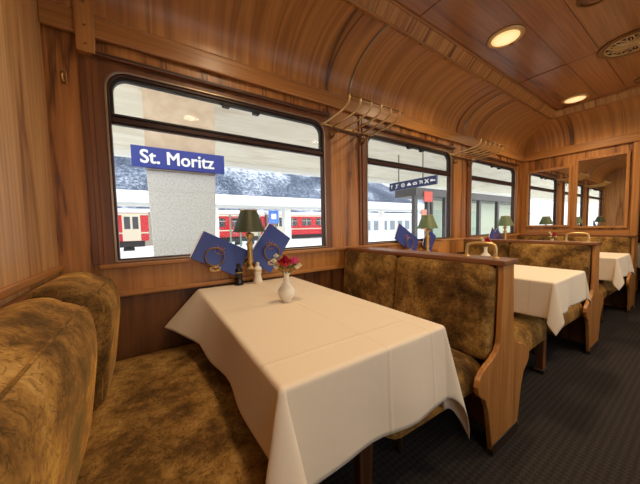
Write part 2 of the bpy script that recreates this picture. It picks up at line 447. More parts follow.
# coves
def cove_pts(d):
    pts = []
    for k in range(25):
        a = PI/2*k/24
        pts.append((.03+.46*(1-math.cos(a)), 2.275+.325*math.sin(a)))
    return pts
CP = cove_pts(0)
def cove(fn, a0, a1, mt, name, n=40):
    bm = new(); rows = []
    for k in range(n+1):
        a = a0+(a1-a0)*k/n
        rows.append([bm.verts.new(fn(d, z, a)) for d, z in CP] + [bm.verts.new(fn(d, z+.03, a)) for d, z in CP[::-1]])
    m_ = len(rows[0])
    for A, B in zip(rows, rows[1:]):
        for j in range(m_): bm.faces.new((A[j], A[(j+1) % m_], B[(j+1) % m_], B[j]))
    bm.faces.new(rows[0]); bm.faces.new(rows[-1][::-1])
    return struct(name, bm, mt, smooth=True, angle=40)
cove(lambda d, z, a: (a, YB-d, z), XL, XR-.03, W['cove'], 'ceiling_cove_back')
cove(lambda d, z, a: (a, YF+d, z), XL, XR-.03, W['cove'], 'ceiling_cove_front')
cove(lambda d, z, a: (XR-d, a, z), YF+.03, YB-.03, W['coveY'], 'ceiling_cove_right')
# thin cover strips bent over the cove
for xs_ in (1.50, 3.34):
    bm = new(); tube(bm, [(xs_, YB-d-.003, z-.003) for d, z in CP], .011, 8); trim(bm, EDGE, smooth=True)
# end wall mouldings
bm = new(); box(bm, XR-.035, XR, YF, YB, 2.162, 2.275); trim(bm, W['trimY'], bevel=.008)
bm = new(); box(bm, XR-.02, XR, .575, .635, 0, 2.162); trim(bm, W['trimZ'], bevel=.004)
bm = new(); box(bm, XR-.015, XR, 1.755, 1.83, .9, 2.162); trim(bm, W['trimZ'], bevel=.004)
bm = new(); box(bm, XR-.012, XR, .635, 1.755, .955, 1.04); trim(bm, W['trimY'], bevel=.004)

# cornice and flat ceiling
CY0, CY1, CX1 = YF+.49, YB-.49, XR-.49
bm = new(); box(bm, XL, CX1+.06, CY0-.06, CY1+.06, 2.675, 2.72); struct('ceiling', bm, W['ceil'])
def cornice(pts, axis, a0, a1, m):
    bm = new(); prism(bm, pts, axis, a0, a1); trim(bm, m, bevel=.002)
for (y, s) in ((CY1, -1), (CY0, 1)):
    cornice([(y-s*.0, 2.592), (y+s*.012, 2.592), (y+s*.075, 2.652), (y+s*.075, 2.676), (y-s*.03, 2.676), (y-s*.03, 2.6)], 'x', XL, CX1, W['cornX'])
    bm = new(); tube(bm, [(XL, y+s*.006, 2.592), (CX1, y+s*.006, 2.592)], .009, 8); trim(bm, W['trimX'], smooth=True)
    bm = new(); tube(bm, [(XL, y+s*.08, 2.668), (CX1-.08, y+s*.08, 2.668)], .009, 8); trim(bm, W['trimX'], smooth=True)
cornice([(CX1, 2.592), (CX1-.012, 2.592), (CX1-.075, 2.652), (CX1-.075, 2.676), (CX1+.03, 2.676), (CX1+.03, 2.6)], 'y', CY0, CY1, W['cornY'])
bm = new(); tube(bm, [(CX1-.006, CY0, 2.592), (CX1-.006, CY1, 2.592)], .009, 8); trim(bm, W['trimY'], smooth=True)
bm = new(); tube(bm, [(CX1-.08, CY0+.08, 2.668), (CX1-.08, CY1-.08, 2.668)], .009, 8); trim(bm, W['trimY'], smooth=True)
# lighter long band of veneer and the joint strips
bm = new(); box(bm, XL, CX1-.07, .64, .86, 2.6725, 2.676); trim(bm, W['ceilband'])
bm = new()
for xx in (-.0, 1.72, 3.43): box(bm, xx-.003, xx+.003, CY0+.08, CY1-.08, 2.671, 2.676)
for y in (.64, .86, -.08, .14): box(bm, XL, CX1-.08, y-.002, y+.002, 2.671, 2.676)
trim(bm, W['darkX'])

# ------------------------------------------------------------------ ceiling fittings
LAMPG = emis('lamp_glass', (1.0, .62, .26, 1), 1.0)
m = LAMPG; b_ = m.node_tree.nodes['Principled BSDF']; b_.inputs['Emission Strength'].default_value = .95
lw = nd(m, 'ShaderNodeTexCoord'); gr = nd(m, 'ShaderNodeVectorMath', operation='LENGTH'); lk(m, lw.outputs['Object'], gr.inputs[0])
rp = ramp(m, [(.0, (1, .78, .46, 1)), (.6, (1, .70, .34, 1)), (1, (.8, .42, .12, 1))]); ms = nd(m, 'ShaderNodeMath', operation='MULTIPLY'); ms.inputs[1].default_value = 8.5
lk(m, gr.outputs['Value'], ms.inputs[0]); lk(m, ms.outputs[0], rp.inputs[0]); lk(m, rp.outputs[0], b_.inputs['Emission Color'])

def ceiling_lamp(loc, label):
    t = thing('ceiling_lamp', label, 'lamp', loc, group='round brass ceiling lamps')
    bm = new(); lathe(bm, [(.094, 0), (.128, 0), (.130, -.006), (.122, -.014), (.104, -.018), (.094, -.012)], seg=48, cap=False); obj('rim', bm, BRASS, t, smooth=True)
    bm = new(); lathe(bm, [(.101, -.008), (.094, -.016), (.07, -.022), (.03, -.026), (.001, -.027)], seg=48); obj('glass_dome', bm, LAMPG, t, smooth=True)
    bm = new(); box(bm, .10, .118, -.012, .012, -.026, -.012); obj('catch', bm, OLDBRASS, t, bevel=.003)
    return t
LP = [(2.50, 1.01, 'brass-rimmed round ceiling lamp, the larger lit one nearer the middle of the picture'),
      (4.46, 1.03, 'smaller-looking lit round ceiling lamp close to the corner cornice'),
      (.54, 1.01, 'round ceiling lamp over the front table, above the picture'),
      (.54, -.23, 'round ceiling lamp over the aisle side near the left partition'),
      (2.50, -.23, 'round ceiling lamp over the far side of the aisle, middle bay'),
      (4.46, -.23, 'round ceiling lamp over the far side of the aisle, end bay')]
lamp0 = None
for (x, y, lab) in LP:
    if lamp0 is None: lamp0 = ceiling_lamp((x, y, 2.675), lab)
    else: dup(lamp0, (x, y, 2.675), label=lab)
    L = bpy.data.lights.new('ceiling_lamp_light', 'AREA'); L.shape = 'DISK'; L.size = .17; L.energy = 7.5 if x < 1 else 13
    L.color = (1, .74, .46); L.spread = math.radians(150)
    lo = bpy.data.objects.new('ceiling_lamp_light', L); COL.objects.link(lo); lo.location = (x, y, 2.675-.032)

def rosette(loc):
    t = thing('ceiling_vent', 'large round brass ceiling vent with pierced leaf rosette', 'vent', loc)
    bm = new(); lathe(bm, [(.168, 0), (.212, 0), (.212, -.010), (.202, -.016), (.190, -.010), (.178, -.014), (.168, -.010)], seg=56, cap=False); obj('rim', bm, OLDBRASS, t, smooth=True)
    bm = new(); lathe(bm, [(.170, -.001), (.001, -.0015)], seg=40); obj('dark_backing', bm, RUBBER, t)
    bm = new(); lathe(bm, [(.03, -.004), (.028, -.014), (.001, -.018)], seg=20)
    for k in range(12):
        a = 2*PI*k/12
        def P(r, da): return (r*math.cos(a+da), r*math.sin(a+da), -.009)
        tube(bm, smooth_path([P(.02, 0), P(.06, .18), P(.125, .17), P(.162, 0)], 4), .005, 6)
        tube(bm, smooth_path([P(.02, 0), P(.06, -.18), P(.125, -.17), P(.162, 0)], 4), .005, 6)
        tube(bm, [P(.03, 0), P(.12, 0)], .004, 6)
    tube(bm, [(.164*math.cos(2*PI*k/40), .164*math.sin(2*PI*k/40), -.009) for k in range(40)], .006, 6, closed=True)
    obj('grille', bm, BRASS, t, smooth=True)
rosette((3.52, .46, 2.675))
def ringplate(loc, label):
    t = thing('ceiling_plate', label, 'ceiling cover', loc, group='plain round ceiling covers')
    bm = new(); lathe(bm, [(.085, 0), (.105, 0), (.106, -.006), (.098, -.012), (.088, -.008)], seg=40, cap=False); obj('rim', bm, OLDBRASS, t, smooth=True)
    bm = new(); lathe(bm, [(.09, -.003), (.02, -.006), (.001, -.006)], seg=32); obj('disc', bm, W['ceil'], t, smooth=True, angle=30)
    bm = new()
    for k in range(3): lathe(bm, [(.05-.016*k, -.005), (.046-.016*k, -.010), (.042-.016*k, -.005)], seg=32, cap=False)
    obj('louvre', bm, OLDBRASS, t, smooth=True)
    return t
rpl = ringplate((2.58, .50, 2.675), 'round brass ceiling cover cut off by the top edge of the picture')
dup(rpl, (4.52, .47, 2.675), label='round brass ceiling cover at the right edge beyond the leaf rosette vent')

# ------------------------------------------------------------------ mirrors
def mirror(y0, y1, z0, z1, label):
    t = thing('wall_mirror', label, 'mirror', (XR, (y0+y1)/2, z0), group='mirrors on the end wall')
    c = (y0+y1)/2; h = (y1-y0)/2
    bm = new(); o_ = rrect(-h-.03, h+.03, -.03, z1-z0+.03, .004, .004, 2); i_ = rrect(-h, h, 0, z1-z0, .003, .003, 2)
    ring(bm, o_, i_, -.028, -.002, at=lambda p, y: (y, p[0], p[1])); obj('frame', bm, W['trimZ'], t, bevel=.005)
    bm = new(); box(bm, -.012, -.004, -h, h, 0, z1-z0); obj('mirror_glass', bm, MIRROR, t)
mirror(1.245, 1.735, 1.115, 1.96, 'narrow wood-framed mirror by the window reflecting windows and a lamp')
mirror(.690, 1.150, 1.095, 2.03, 'wood-framed mirror on the right reflecting curved ceiling and partition')

# ------------------------------------------------------------------ benches
Y0, Y1 = .577, 1.80
def end_profile(side):
    """half outline of the shaped bench end, x outward"""
    p = [(.062, .965), (.067, .80), (.076, .62), (.086, .56), (.108, .525), (.150, .503), (.205, .486), (.255, .464), (.285, .438), (.294, .405),
         (.286, .372), (.266, .348), (.242, .335), (.222, .318), (.210, .29), (.192, .255), (.160, .10), (.138, 0)]
    return [(side*x, z) for x, z in p]
def make_bench(name, label, loc, sides, half=None, handle=True):
    t = thing(name, label, 'bench', loc, group=None)
    def ly(y): return y-loc[1]
    # end panel
    if sides == 2: prof = end_profile(1)[::-1] + end_profile(-1)
    else:
        s = sides if sides != 2 else 1
        s = half
        prof = end_profile(s) + [(s*-.085, 0), (s*-.085, .965)]
    bm = new(); prism(bm, prof, 'y', ly(Y0), ly(Y0+.024)); obj('end_panel', bm, W['bench'], t, bevel=.004)
    bm = new()
    xa, xb = (-.14, .14) if sides == 2 else sorted((half*.14, -half*.085))
    box(bm, xa-.004, xb+.004, ly(Y0)-.004, ly(Y0)+.03, 0, .06)
    obj('kick_plate', bm, PLINTH, t, bevel=.003)
    bm = new(); box(bm, *((-.058, .058) if sides == 2 else sorted((half*.058, -half*.083))), ly(Y0+.024), ly(Y0+.036), .44, .95); obj('inner_stile', bm, W['darkZ'], t, bevel=.002)
    # core
    bm = new()
    if sides == 2: box(bm, -.03, .03, ly(Y0+.036), ly(Y1), .05, .945)
    else: box(bm, *sorted((-half*.083, -half*.03)), ly(Y0+.036), ly(Y1), .05, .945)
    obj('core_panel', bm, W['lower'], t)
    # top rail wrapping down at the window end
    xa, xb = (-.082, .082) if sides == 2 else sorted((half*.082, -half*.09))
    r = .06; yE = ly(Y1)+.02; zt = .978
    outer = [(ly(Y0)-.012, zt)] + [(yE-r+r*math.sin(a), zt-r+r*math.cos(a)) for a in [PI/2*k/8 for k in range(9)]] + [(yE, .42)]
    inner = [(ly(Y0)-.012, zt-.028)] + [(yE-r+(r-.024)*math.sin(a), zt-r+(r-.028)*math.cos(a)) for a in [PI/2*k/8 for k in range(9)]] + [(yE-.024, .42)]
    bm = new(); n = len(outer)
    V = [[bm.verts.new((x, y, z)) for (y, z) in L] for x in (xa, xb) for L in (outer, inner)]
    for i in range(n-1):
        bm.faces.new((V[0][i], V[0][i+1], V[1][i+1], V[1][i])); bm.faces.new((V[2][i], V[3][i], V[3][i+1], V[2][i+1]))
        bm.faces.new((V[0][i], V[2][i], V[2][i+1], V[0][i+1])); bm.faces.new((V[1][i], V[1][i+1], V[3][i+1], V[3][i]))
    bm.faces.new((V[0][0], V[1][0], V[3][0], V[2][0])); bm.faces.new((V[0][-1], V[2][-1], V[3][-1], V[1][-1]))
    obj('top_rail', bm, W['rail'], t, bevel=.006)
    for s in ((-1, 1) if sides == 2 else (half,)):
        for (ya, yb) in ((Y0+.034, 1.218), (1.226, Y1-.012)):
            bm = new()
            cx = s*.083
            M = Matrix.Translation((cx, (ly(ya)+ly(yb))/2, .705)) @ Matrix.Rotation(-s*math.radians(5.5), 4, 'Y')
            cushion(bm, (.095, yb-ya, .49), .035, (.16, 0, 0), M); obj('back_cushion', bm, FAB, t, smooth=True)
        bm = new()
        xc = s*(.10+.355)
        def dip(u, p): return Vector((u[0], u[1], u[2] - .02*(p[0]*s < 0)*0 + .012*p[0]*s))
        cushion(bm, (.72, Y1-Y0-.055, .18), .075, (0, 0, .10), Matrix.Translation((xc, ly((Y0+Y1)/2+.02), .395)), extra=dip)
        obj('seat_cushion', bm, FAB, t, smooth=True)
        bm = new(); box(bm, *sorted((s*.08, s*.55)), ly(Y0+.12), ly(Y1)-.01, .262, .30); obj('seat_frame', bm, W['darkY'], t, bevel=.004)
        bm = new(); tube(bm, [(s*.50, ly(Y0+.28), 0), (s*.50, ly(Y0+.28), .268)], .014, 12); obj('leg', bm, OLDBRASS, t, smooth=True)
    if handle:
        bm = new(); x_ = 0 if sides == 2 else 0
        P = [(0, ly(.64), .975), (0, ly(.64), 1.03), (0, ly(.655), 1.05), (0, ly(.70), 1.056), (0, ly(.76), 1.052), (0, ly(.785), 1.035), (0, ly(.79), .975)]
        tube(bm, smooth_path(P, 5), .0085, 10); obj('handle', bm, BRASS, t, smooth=True)
        for y in (.64, .79):
            bm = new(); lathe(bm, [(.018, .977), (.018, .982), (.011, .986)], (0, ly(y), 0), 16)
            obj('handle_foot', bm, BRASS, t, smooth=True, angle=40)
    return t
b1 = make_bench('dining_bench', 'double velvet bench with wooden end, nearest behind the front table', (1.52, 1.2, 0), 2)
b1['group'] = 'double benches'
dup(b1, (1.52+PITCH-.01, 1.2, 0), label='double velvet bench between the second and third tables', group='double benches')
b3 = make_bench('wall_bench', 'velvet bench against the end wall below the mirrors', (5.158, 1.2, 0), 1, half=-1, handle=False)

# front-left bench: thick padded back against the partition
t = thing('wall_bench', 'thickly padded pale gold velvet bench against the left partition in the foreground', 'bench', (XL, 1.2, 0))
YN = .16
prof = [(x+.16, z) for x, z in end_profile(1)] + [(.004, 0), (.004, .965)]
bm = new(); prism(bm, prof, 'y', YN-1.2, YN+.045-1.2); obj('end_panel', bm, W['bench'], t, bevel=.004)
bm = new(); box(bm, .002, .03, YN+.05-1.2, Y1-1.2, .05, .90); obj('core_panel', bm, W['lower'], t)
bm = new(); box(bm, .004, .03, YN-1.2, 1.80-1.2, .90, .945); obj('top_rail', bm, W['rail'], t, bevel=.006)
for (ya, yb, zt, th) in ((YN+.05, 1.26, .955, .185), (1.27, Y1-.01, .965, .205)):
    bm = new(); zb = .40
    def lean(u, p): return Vector((u[0]+.12*u[2] - (.075*max(0, p[2])**3), u[1], u[2]))
    cushion(bm, (th, yb-ya, zt-zb), .085, (.10, .0, 0), Matrix.Translation((.025+th/2, (ya+yb)/2-1.2, (zt+zb)/2)), n=20, extra=lean)
    o = obj('back_cushion', bm, FAB, t, smooth=True)
    # piping line around the front face
    bm = new(); h = (yb-ya)/2; cz = (zt+zb)/2; hz = (zt-zb)/2
    loop = rrect(-h+.045, h-.045, -hz+.045, hz-.045, .06, .06, 6)
    pts = []
    for y_, z_ in loop:
        pz = z_/hz
        pts.append((.025+th/2+th/2-.006+.12*z_-.075*max(0, pz)**3, (ya+yb)/2-1.2+y_, cz+z_))
    tube(bm, pts, .004, 6, closed=True); obj('piping', bm, FAB, o, smooth=True)
bm = new(); cushion(bm, (.56, Y1-YN-.075, .17), .07, (0, 0, .14), Matrix.Translation((.15+.27, (YN+Y1)/2+.02-1.2, .385)), n=20); obj('seat_cushion', bm, FAB, t, smooth=True)
bm = new(); box(bm, .04, .64, YN+.06-1.2, Y1-1.21, .265, .305); obj('seat_frame', bm, W['darkY'], t, bevel=.004)

# ------------------------------------------------------------------ tables and cloths
TX0, TX1, TY0, TY1, TZ = .25, .90, .56, 1.79, .783
def make_table(loc, label):
    t = thing('dining_table', label, 'table', loc, group='dining tables')
    w = (TX1-TX0)/2; 
    bm = new(); box(bm, -w+.006, w-.006, TY0+.006-1.2, TY1-1.2, TZ-.035, TZ-.003); obj('table_top', bm, W['trimY'], t, bevel=.008)
    bm = new(); prism(bm, [(.03, TZ-.036), (.115, TZ-.036), (.10, 0), (.045, 0)], 'y', .70-1.2, .745-1.2); obj('leg', bm, W['lower'], t, bevel=.006)
    bm = new(); box(bm, .02, .12, .69-1.2, .755-1.2, 0, .03); obj('foot', bm, PLINTH, t, bevel=.004)
    bm = new(); box(bm, -.02, .16, .72-1.2, TY1-.02-1.2, TZ-.09, TZ-.036); obj('under_rail', bm, W['darkY'], t, bevel=.004)
    return t
def cloth(loc, label, seed, oL=.21, oR=.35, oN=.28, oF=.03, fin=((.97, -.24), 13, .10), st=.14, lf=((-.25, -.97), 17, .42)):
    rnd = random.Random(seed)
    w = (TX1-TX0)/2; ya, yb = TY0-1.2, TY1-1.2
    bm = new()
    def grid(a, b, oa, ob, n, no):
        L = [a-oa+oa*(k/no) for k in range(no)] + [a + (b-a)*k/n for k in range(n+1)] + [b+ob*(k+1)/no for k in range(no)]
        for e in (a, b):
            sgn = -1 if e == a else 1
            L += [e+sgn*v for v in (.004, .008, .013, .018, .024)]
            L += [e-sgn*v for v in (.004, .01)]
        L = sorted(set(round(v, 5) for v in L)); return L
    U = grid(-w, w, oL, oR, 14, 22); V = grid(ya, yb, oN, oF, 20, 20)
    V = [v for v in V if v <= yb+oF+1e-6]
    rr = .012
    ph = [rnd.uniform(0, 6.28) for _ in range(8)]
    def drop(d):
        if d <= 0: return 0, 0
        q = rr*PI/2
        if d < q: a = d/rr; return rr*math.sin(a), rr*(1-math.cos(a))
        return rr, rr+(d-q)
    cfg = {(1, -1): (Vector((fin[0][0], fin[0][1], 0)), fin[1], fin[2]), (-1, -1): (Vector((lf[0][0], lf[0][1], 0)), lf[1], lf[2]), (-1, 1): (Vector((-1, -.12, 0)), 34, .2), (1, 1): (Vector((1, -.1, 0)), 14, .2)}
    def P(u, v):
        du = max(0, -w-u, u-w); dv = max(0, ya-v, v-yb)
        su = -1 if u < 0 else 1; sv = -1 if v < (ya+yb)/2 else 1
        cu = max(-w, min(w, u)); cv = max(ya, min(yb, v)); z = TZ
        if du > 0 and dv > 0:
            r = math.hypot(du, dv); th = math.atan2(dv, du); Dv, pm, lat = cfg[(su, sv)]; Dv = Dv.normalized()
            o_, d_ = drop(r); s2 = math.sin(2*th)
            phi = math.radians(pm)*max(0, s2)**.8; Lh = Vector((-Dv.y, Dv.x, 0))
            sgn = 1 if Lh.dot(Vector((su, 0, 0))) > 0 else -1
            base = Vector((cu+su*o_*math.cos(th), cv+sv*o_*math.sin(th), z))
            rr_ = max(0, d_)
            rr_ *= 1+(st if (su, sv) == (1, -1) else 0)*s2**2
            p = base + Dv*rr_*math.sin(phi) - Vector((0, 0, rr_*math.cos(phi))) + Lh*sgn*lat*rr_*s2*math.cos(2*th)*.9
            p += Vector((su*math.cos(th), sv*math.sin(th), 0))*.05*rr_
            return p
        if du > 0:
            o_, d_ = drop(du)
            # distance to near corner along edge
            s = (v-ya)/(yb-ya); wav = math.sin(s*9+ph[0])*.018*math.sin(PI*s) + math.sin(s*21+ph[1])*.006*math.sin(PI*s)
            dr = d_
            fl = .05*d_ + wav*min(1, d_/.2)
            if su < 0: fl += d_*(.16*math.sin(PI*min(1, s*1.3)/2) + .75*max(0, s-.72)/.28)
            if su < 0: dr = d_*(1)
            return Vector((cu+su*(o_+fl), cv, z-dr))
        if dv > 0:
            o_, d_ = drop(dv)
            s = (u+w)/(2*w); wav = math.sin(s*7+ph[2])*.014*math.sin(PI*s) + math.sin(s*15+ph[3])*.005*math.sin(PI*s)
            if sv > 0: return Vector((cu, yb+.002, z-dv*.2))
            return Vector((cu, cv+sv*(o_+.05*d_+wav*min(1, d_/.2)), z-d_))
        return Vector((u, v, z))
    G = [[bm.verts.new(P(u, v)) for v in V] for u in U]
    for i in range(len(U)-1):
        for j in range(len(V)-1):
            bm.faces.new((G[i][j], G[i+1][j], G[i+1][j+1], G[i][j+1]))
    o = obj('tablecloth', bm, LINEN, smooth=True, loc=loc)
    bmesh_fix = o.modifiers.new('solid', 'SOLIDIFY'); bmesh_fix.thickness = .0016; bmesh_fix.offset = 1
    tag(o, label, 'tablecloth', 'white tablecloths')
    return o
TC = (TX0+TX1)/2
TAB = [TC, TC+PITCH+.07, TC+2*PITCH+.10]
t1 = make_table((TAB[0], 1.2, 0), 'front dining table hidden under the largest white tablecloth')
dup(t1, (TAB[1], 1.2, 0), label='dining table under the second white tablecloth, between the two double benches')
dup(t1, (TAB[2], 1.2, 0), label='dining table under the third white tablecloth, below the mirrors')
cloth((TAB[0], 1.2, 0), 'large cream-white tablecloth draped over the front table', 3)
cloth((TAB[1], 1.2, 0), 'white tablecloth on the second table, partly behind the near bench', 8, .24, .16, .22, fin=((.9, -.4), 6, .2), st=0, lf=((-.85, -.5), 10, .3))
cloth((TAB[2], 1.2, 0), 'white tablecloth on the third table in front of the end wall', 12, .24, .18, .22, fin=((.9, -.4), 8, .2), st=0, lf=((-.85, -.5), 10, .3))

# ------------------------------------------------------------------ small things on / by the tables
def table_lamp(loc, label, shade):
    t = thing('table_lamp', label, 'lamp', loc, group='green-shaded brass table lamps')
    bm = new(); lathe(bm, [(.030, 0), (.030, .006), (.022, .012), (.012, .018), (.010, .03), (.013, .036), (.019, .05), (.0175, .12), (.019, .16), (.025, .166), (.025, .174), (.013, .180), (.012, .20), (.018, .208), (.030, .226), (.030, .236), (.010, .244), (.008, .26)], seg=24)
    obj('stem', bm, BRASS, t, smooth=True, angle=50)
    bm = new(); tube(bm, smooth_path([(0, .0, .03), (.0, .03, .012), (.0, .055, .018), (0, .075, .03)], 5), .007, 8)
    lathe(bm, [(.022, 0), (.022, .006), (.010, .012)], (0, .082, .03), 18, M=Matrix.Rotation(PI/2, 4, 'X')); obj('wall_bracket', bm, BRASS, t, smooth=True)
    bm = new()
    lathe(bm, [(.108, .250), (.106, .253), (.053, .392), (.050, .395), (.046, .393), (.050, .388), (.102, .255), (.104, .250), (.108, .250)], seg=40, cap=False)
    sh = obj('lamp_shade', bm, shade, t, smooth=True, angle=60)
    bm = new()
    for k in range(20):
        a = 2*PI*k/20; lathe(bm, [(.005, -.004), (.0055, 0), (.003, .004)], (.0525*math.cos(a), .0525*math.sin(a), .3945), 6)
    obj('shade_studs', bm, BRASS, sh, smooth=True)
    bm = new(); lathe(bm, [(.004, .255), (.016, .27), (.016, .32), (.006, .345)], seg=16); obj('bulb', bm, PORC, t, smooth=True)
    return t
table_lamp((.560, 1.725, .888), 'brass table lamp with dark olive shade at the front table', GREEN)
table_lamp((2.53, 1.735, .870), 'green-shaded brass lamp standing by the second window', PALEGREEN)
table_lamp((4.41, 1.735, .870), 'pale green-shaded lamp by the third window, nearest the end wall', PALEGREEN)

def menu_card(loc, size, rot, label, tilt=12):
    """closed booklet leaning on the sill: front cover faces the room"""
    t = thing('menu_booklet', label, 'menu', loc, group='navy menu booklets')
    w, h = size
    R = Matrix.Rotation(math.radians(-tilt), 4, 'X') @ Matrix.Rotation(math.radians(rot), 4, 'Y')
    def tr(bm): bmesh.ops.transform(bm, matrix=R, verts=bm.verts[:])
    bm = new(); box(bm, -w/2, w/2, -.004, -.0028, -h/2, h/2); box(bm, -w/2, w/2, .0028, .004, -h/2, h/2); box(bm, w/2-.002, w/2, -.004, .004, -h/2, h/2); tr(bm); obj('cover', bm, MENU, t)
    bm = new(); box(bm, -w/2-.006, w/2-.002, -.0027, .0027, -h/2+.003, h/2-.003); tr(bm); obj('pages', bm, PAPER, t)
    # small gold crest: crown over two scrolls
    bm = new(); c = (-w*.05, .02)
    def q(x, z): return (c[0]+x, -.0048, c[1]+z)
    for s in (-1, 1):
        tube(bm, smooth_path([q(0, -.028), q(s*.022, -.02), q(s*.030, .0), q(s*.016, .010), q(s*.010, -.004)], 4), .0016, 5)
        tube(bm, smooth_path([q(0, .012), q(s*.016, .016), q(s*.026, .028)], 4), .0016, 5)
    tube(bm, [q(0, -.03), q(0, .034)], .0016, 5); tube(bm, [q(-.02, .012), q(.02, .012)], .0018, 5)
    tr(bm); obj('gold_crest', bm, GOLD, t)
    return t
menu_card((.382, 1.772, .998), (.31, .19), 28, 'navy menu booklet tilted in the left brass ring at the front table')
menu_card((.722, 1.772, 1.018), (.195, .31), 38, 'navy menu booklet leaning right behind the front table lamp')
menu_card((2.24, 1.775, 1.015), (.33, .19), 34, 'navy menu booklet left of the lamp by the second window')
menu_card((2.62, 1.775, .985), (.16, .24), 38, 'navy menu booklet half hidden behind the second window lamp')
menu_card((4.16, 1.775, .955), (.22, .22), 48, 'dark blue menu standing on its corner by the third window')
menu_card((4.33, 1.79, .955), (.20, .20), -38, 'dark blue menu leaning behind the third window lamp')

def ring_holder(loc, label):
    t = thing('ring_holder', label, 'holder', loc, group='brass ring holders')
    bm = new(); tube(bm, [(.057*math.cos(2*PI*k/40), 0, .057*math.sin(2*PI*k/40)) for k in range(40)], .0048, 8, closed=True); obj('ring', bm, OLDBRASS, t, smooth=True)
    bm = new(); tube(bm, smooth_path([(0, 0, -.057), (0, .004, -.068), (0, .03, -.082), (0, .068, -.085)], 5), .005, 8)
    for s in (-1, 1):
        tube(bm, smooth_path([(0, 0, -.07), (s*.012, 0, -.062), (s*.026, 0, -.07), (s*.02, 0, -.084), (s*.008, 0, -.078)], 4), .0035, 6)
    tube(bm, [(-.034, 0, -.09), (.034, 0, -.09)], .004, 6); tube(bm, [(-.03, 0, -.066), (-.03, 0, -.09)], .0035, 6); tube(bm, [(.03, 0, -.066), (.03, 0, -.09)], .0035, 6)
    obj('bracket', bm, BRASS, t, smooth=True)
    return t
r0 = ring_holder((.338, 1.745, .985), 'brass ring on the left, gripping the tilted menu at the front table')
dup(r0, (.725, 1.745, .988), label='brass ring between the front table lamp and the flowers')
dup(r0, (2.25, 1.745, .975), label='brass ring holding the menu by the second window')
dup(r0, (4.24, 1.745, .96), label='brass ring holding the menu by the third window')

def mill(loc, m, label, name):
    t = thing(name, label, 'mill', loc); t.scale = (1.3, 1.3, 1.25)
    bm = new(); lathe(bm, [(.022, 0), (.024, .004), (.024, .012), (.019, .026), (.017, .046), (.020, .056), (.020, .066)], seg=24); obj('body', bm, m, t, smooth=True, angle=50)
    bm = new(); lathe(bm, [(.018, .067), (.021, .072), (.020, .084), (.012, .092), (.008, .096), (.011, .103), (.010, .111), (.003, .116)], seg=24); obj('cap', bm, m, t, smooth=True, angle=50)
    bm = new(); lathe(bm, [(.0205, .0655), (.0212, .068), (.0205, .0695)], seg=24); obj('collar', bm, BRASS, t, smooth=True)
mill((.485, 1.750, TZ+.0018), BLACKP, 'small black pepper mill on the front table', 'pepper_mill')
mill((.612, 1.735, TZ+.0018), PORC, 'small white salt mill on the front table beside the lamp', 'salt_mill')

def petals(bm, c, R, n, layers, up, seed, thick=.0):
    rnd = random.Random(seed); up = Vector(up).normalized(); a = up.cross(Vector((.3, .2, 1)))
    if a.length < .1: a = up.cross(Vector((1, 0, 0)))
    a.normalize(); b = up.cross(a); c = Vector(c)
    for l in range(layers):
        f = (l+1)/layers; k = max(3, int(n*f))
        for i in range(k):
            th = 2*PI*(i+.5*(l % 2))/k + rnd.uniform(-.2, .2)
            rad = R*f; op = .25+.95*f*.8
            out = a*math.cos(th)+b*math.sin(th); side = up.cross(out)
            wd = rad*1.5/max(3, k)*2.3
            rows = []
            for s in range(5):
                tt = s/4; ctr = c + out*rad*math.sin(op*tt)*(.95) + up*(R*.9*(1-math.cos(PI/2*tt))*(1.1-f*.7) + R*.12*(1-f)) - up*R*.3*(1-tt)
                hw = wd*math.sin(PI*(.12+.72*tt))
                rows.append([bm.verts.new(ctr + side*hw*q + up*(abs(q)*.15*R) - out*(abs(q)**2*hw*.5)) for q in (-1, -.5, 0, .5, 1)])
            for A, B in zip(rows, rows[1:]):
                for q in range(4): bm.faces.new((A[q], A[q+1], B[q+1], B[q]))
def flower(name, loc, head, R, n, layers, m, label, seed, group=None, stem_to=(0, 0, -.06)):
    t = thing(name, label, 'flower', loc, group=group); t.scale = (1.5,)*3
    bm = new(); petals(bm, head, R, n, layers, (head[0]*2, head[1]*2-.15, 1), seed)
    o = obj('blossom', bm, m, t, smooth=True)
    bm = new(); h = Vector(head); tube(bm, smooth_path([stem_to, (h.x*.2, h.y*.2, -.005), tuple(h*.95)], 4), .0018, 6)
    for k in range(2):
        s = 1 if k else -1; q = Vector((h.x*.5, h.y*.5, h.z*.45))
        A = bm.verts.new(q); B = bm.verts.new(q+Vector((s*.012, .006, .012))); C = bm.verts.new(q+Vector((s*.028, 0, .012))); E_ = bm.verts.new(q+Vector((s*.013, -.008, .004)))
        bm.faces.new((A, B, C, E_))
    obj('stem', bm, STEM, t, smooth=True)
    return t
def sprig(loc, heads, label, seed, group):
    t = thing('white_blossom_sprig', label, 'flower', loc, group=group); t.scale = (1.5,)*3
    for i, h in enumerate(heads):
        bm = new(); petals(bm, h, .013, 6, 3, (h[0]*2, h[1]*2-.1, .6), seed+i); obj('blossom', bm, CREAMP, t, smooth=True)
    bm = new()
    for h in heads: tube(bm, smooth_path([(0, 0, -.05), (h[0]*.3, h[1]*.3, 0), h], 4), .0014, 5)
    obj('stem', bm, STEM, t, smooth=True); return t
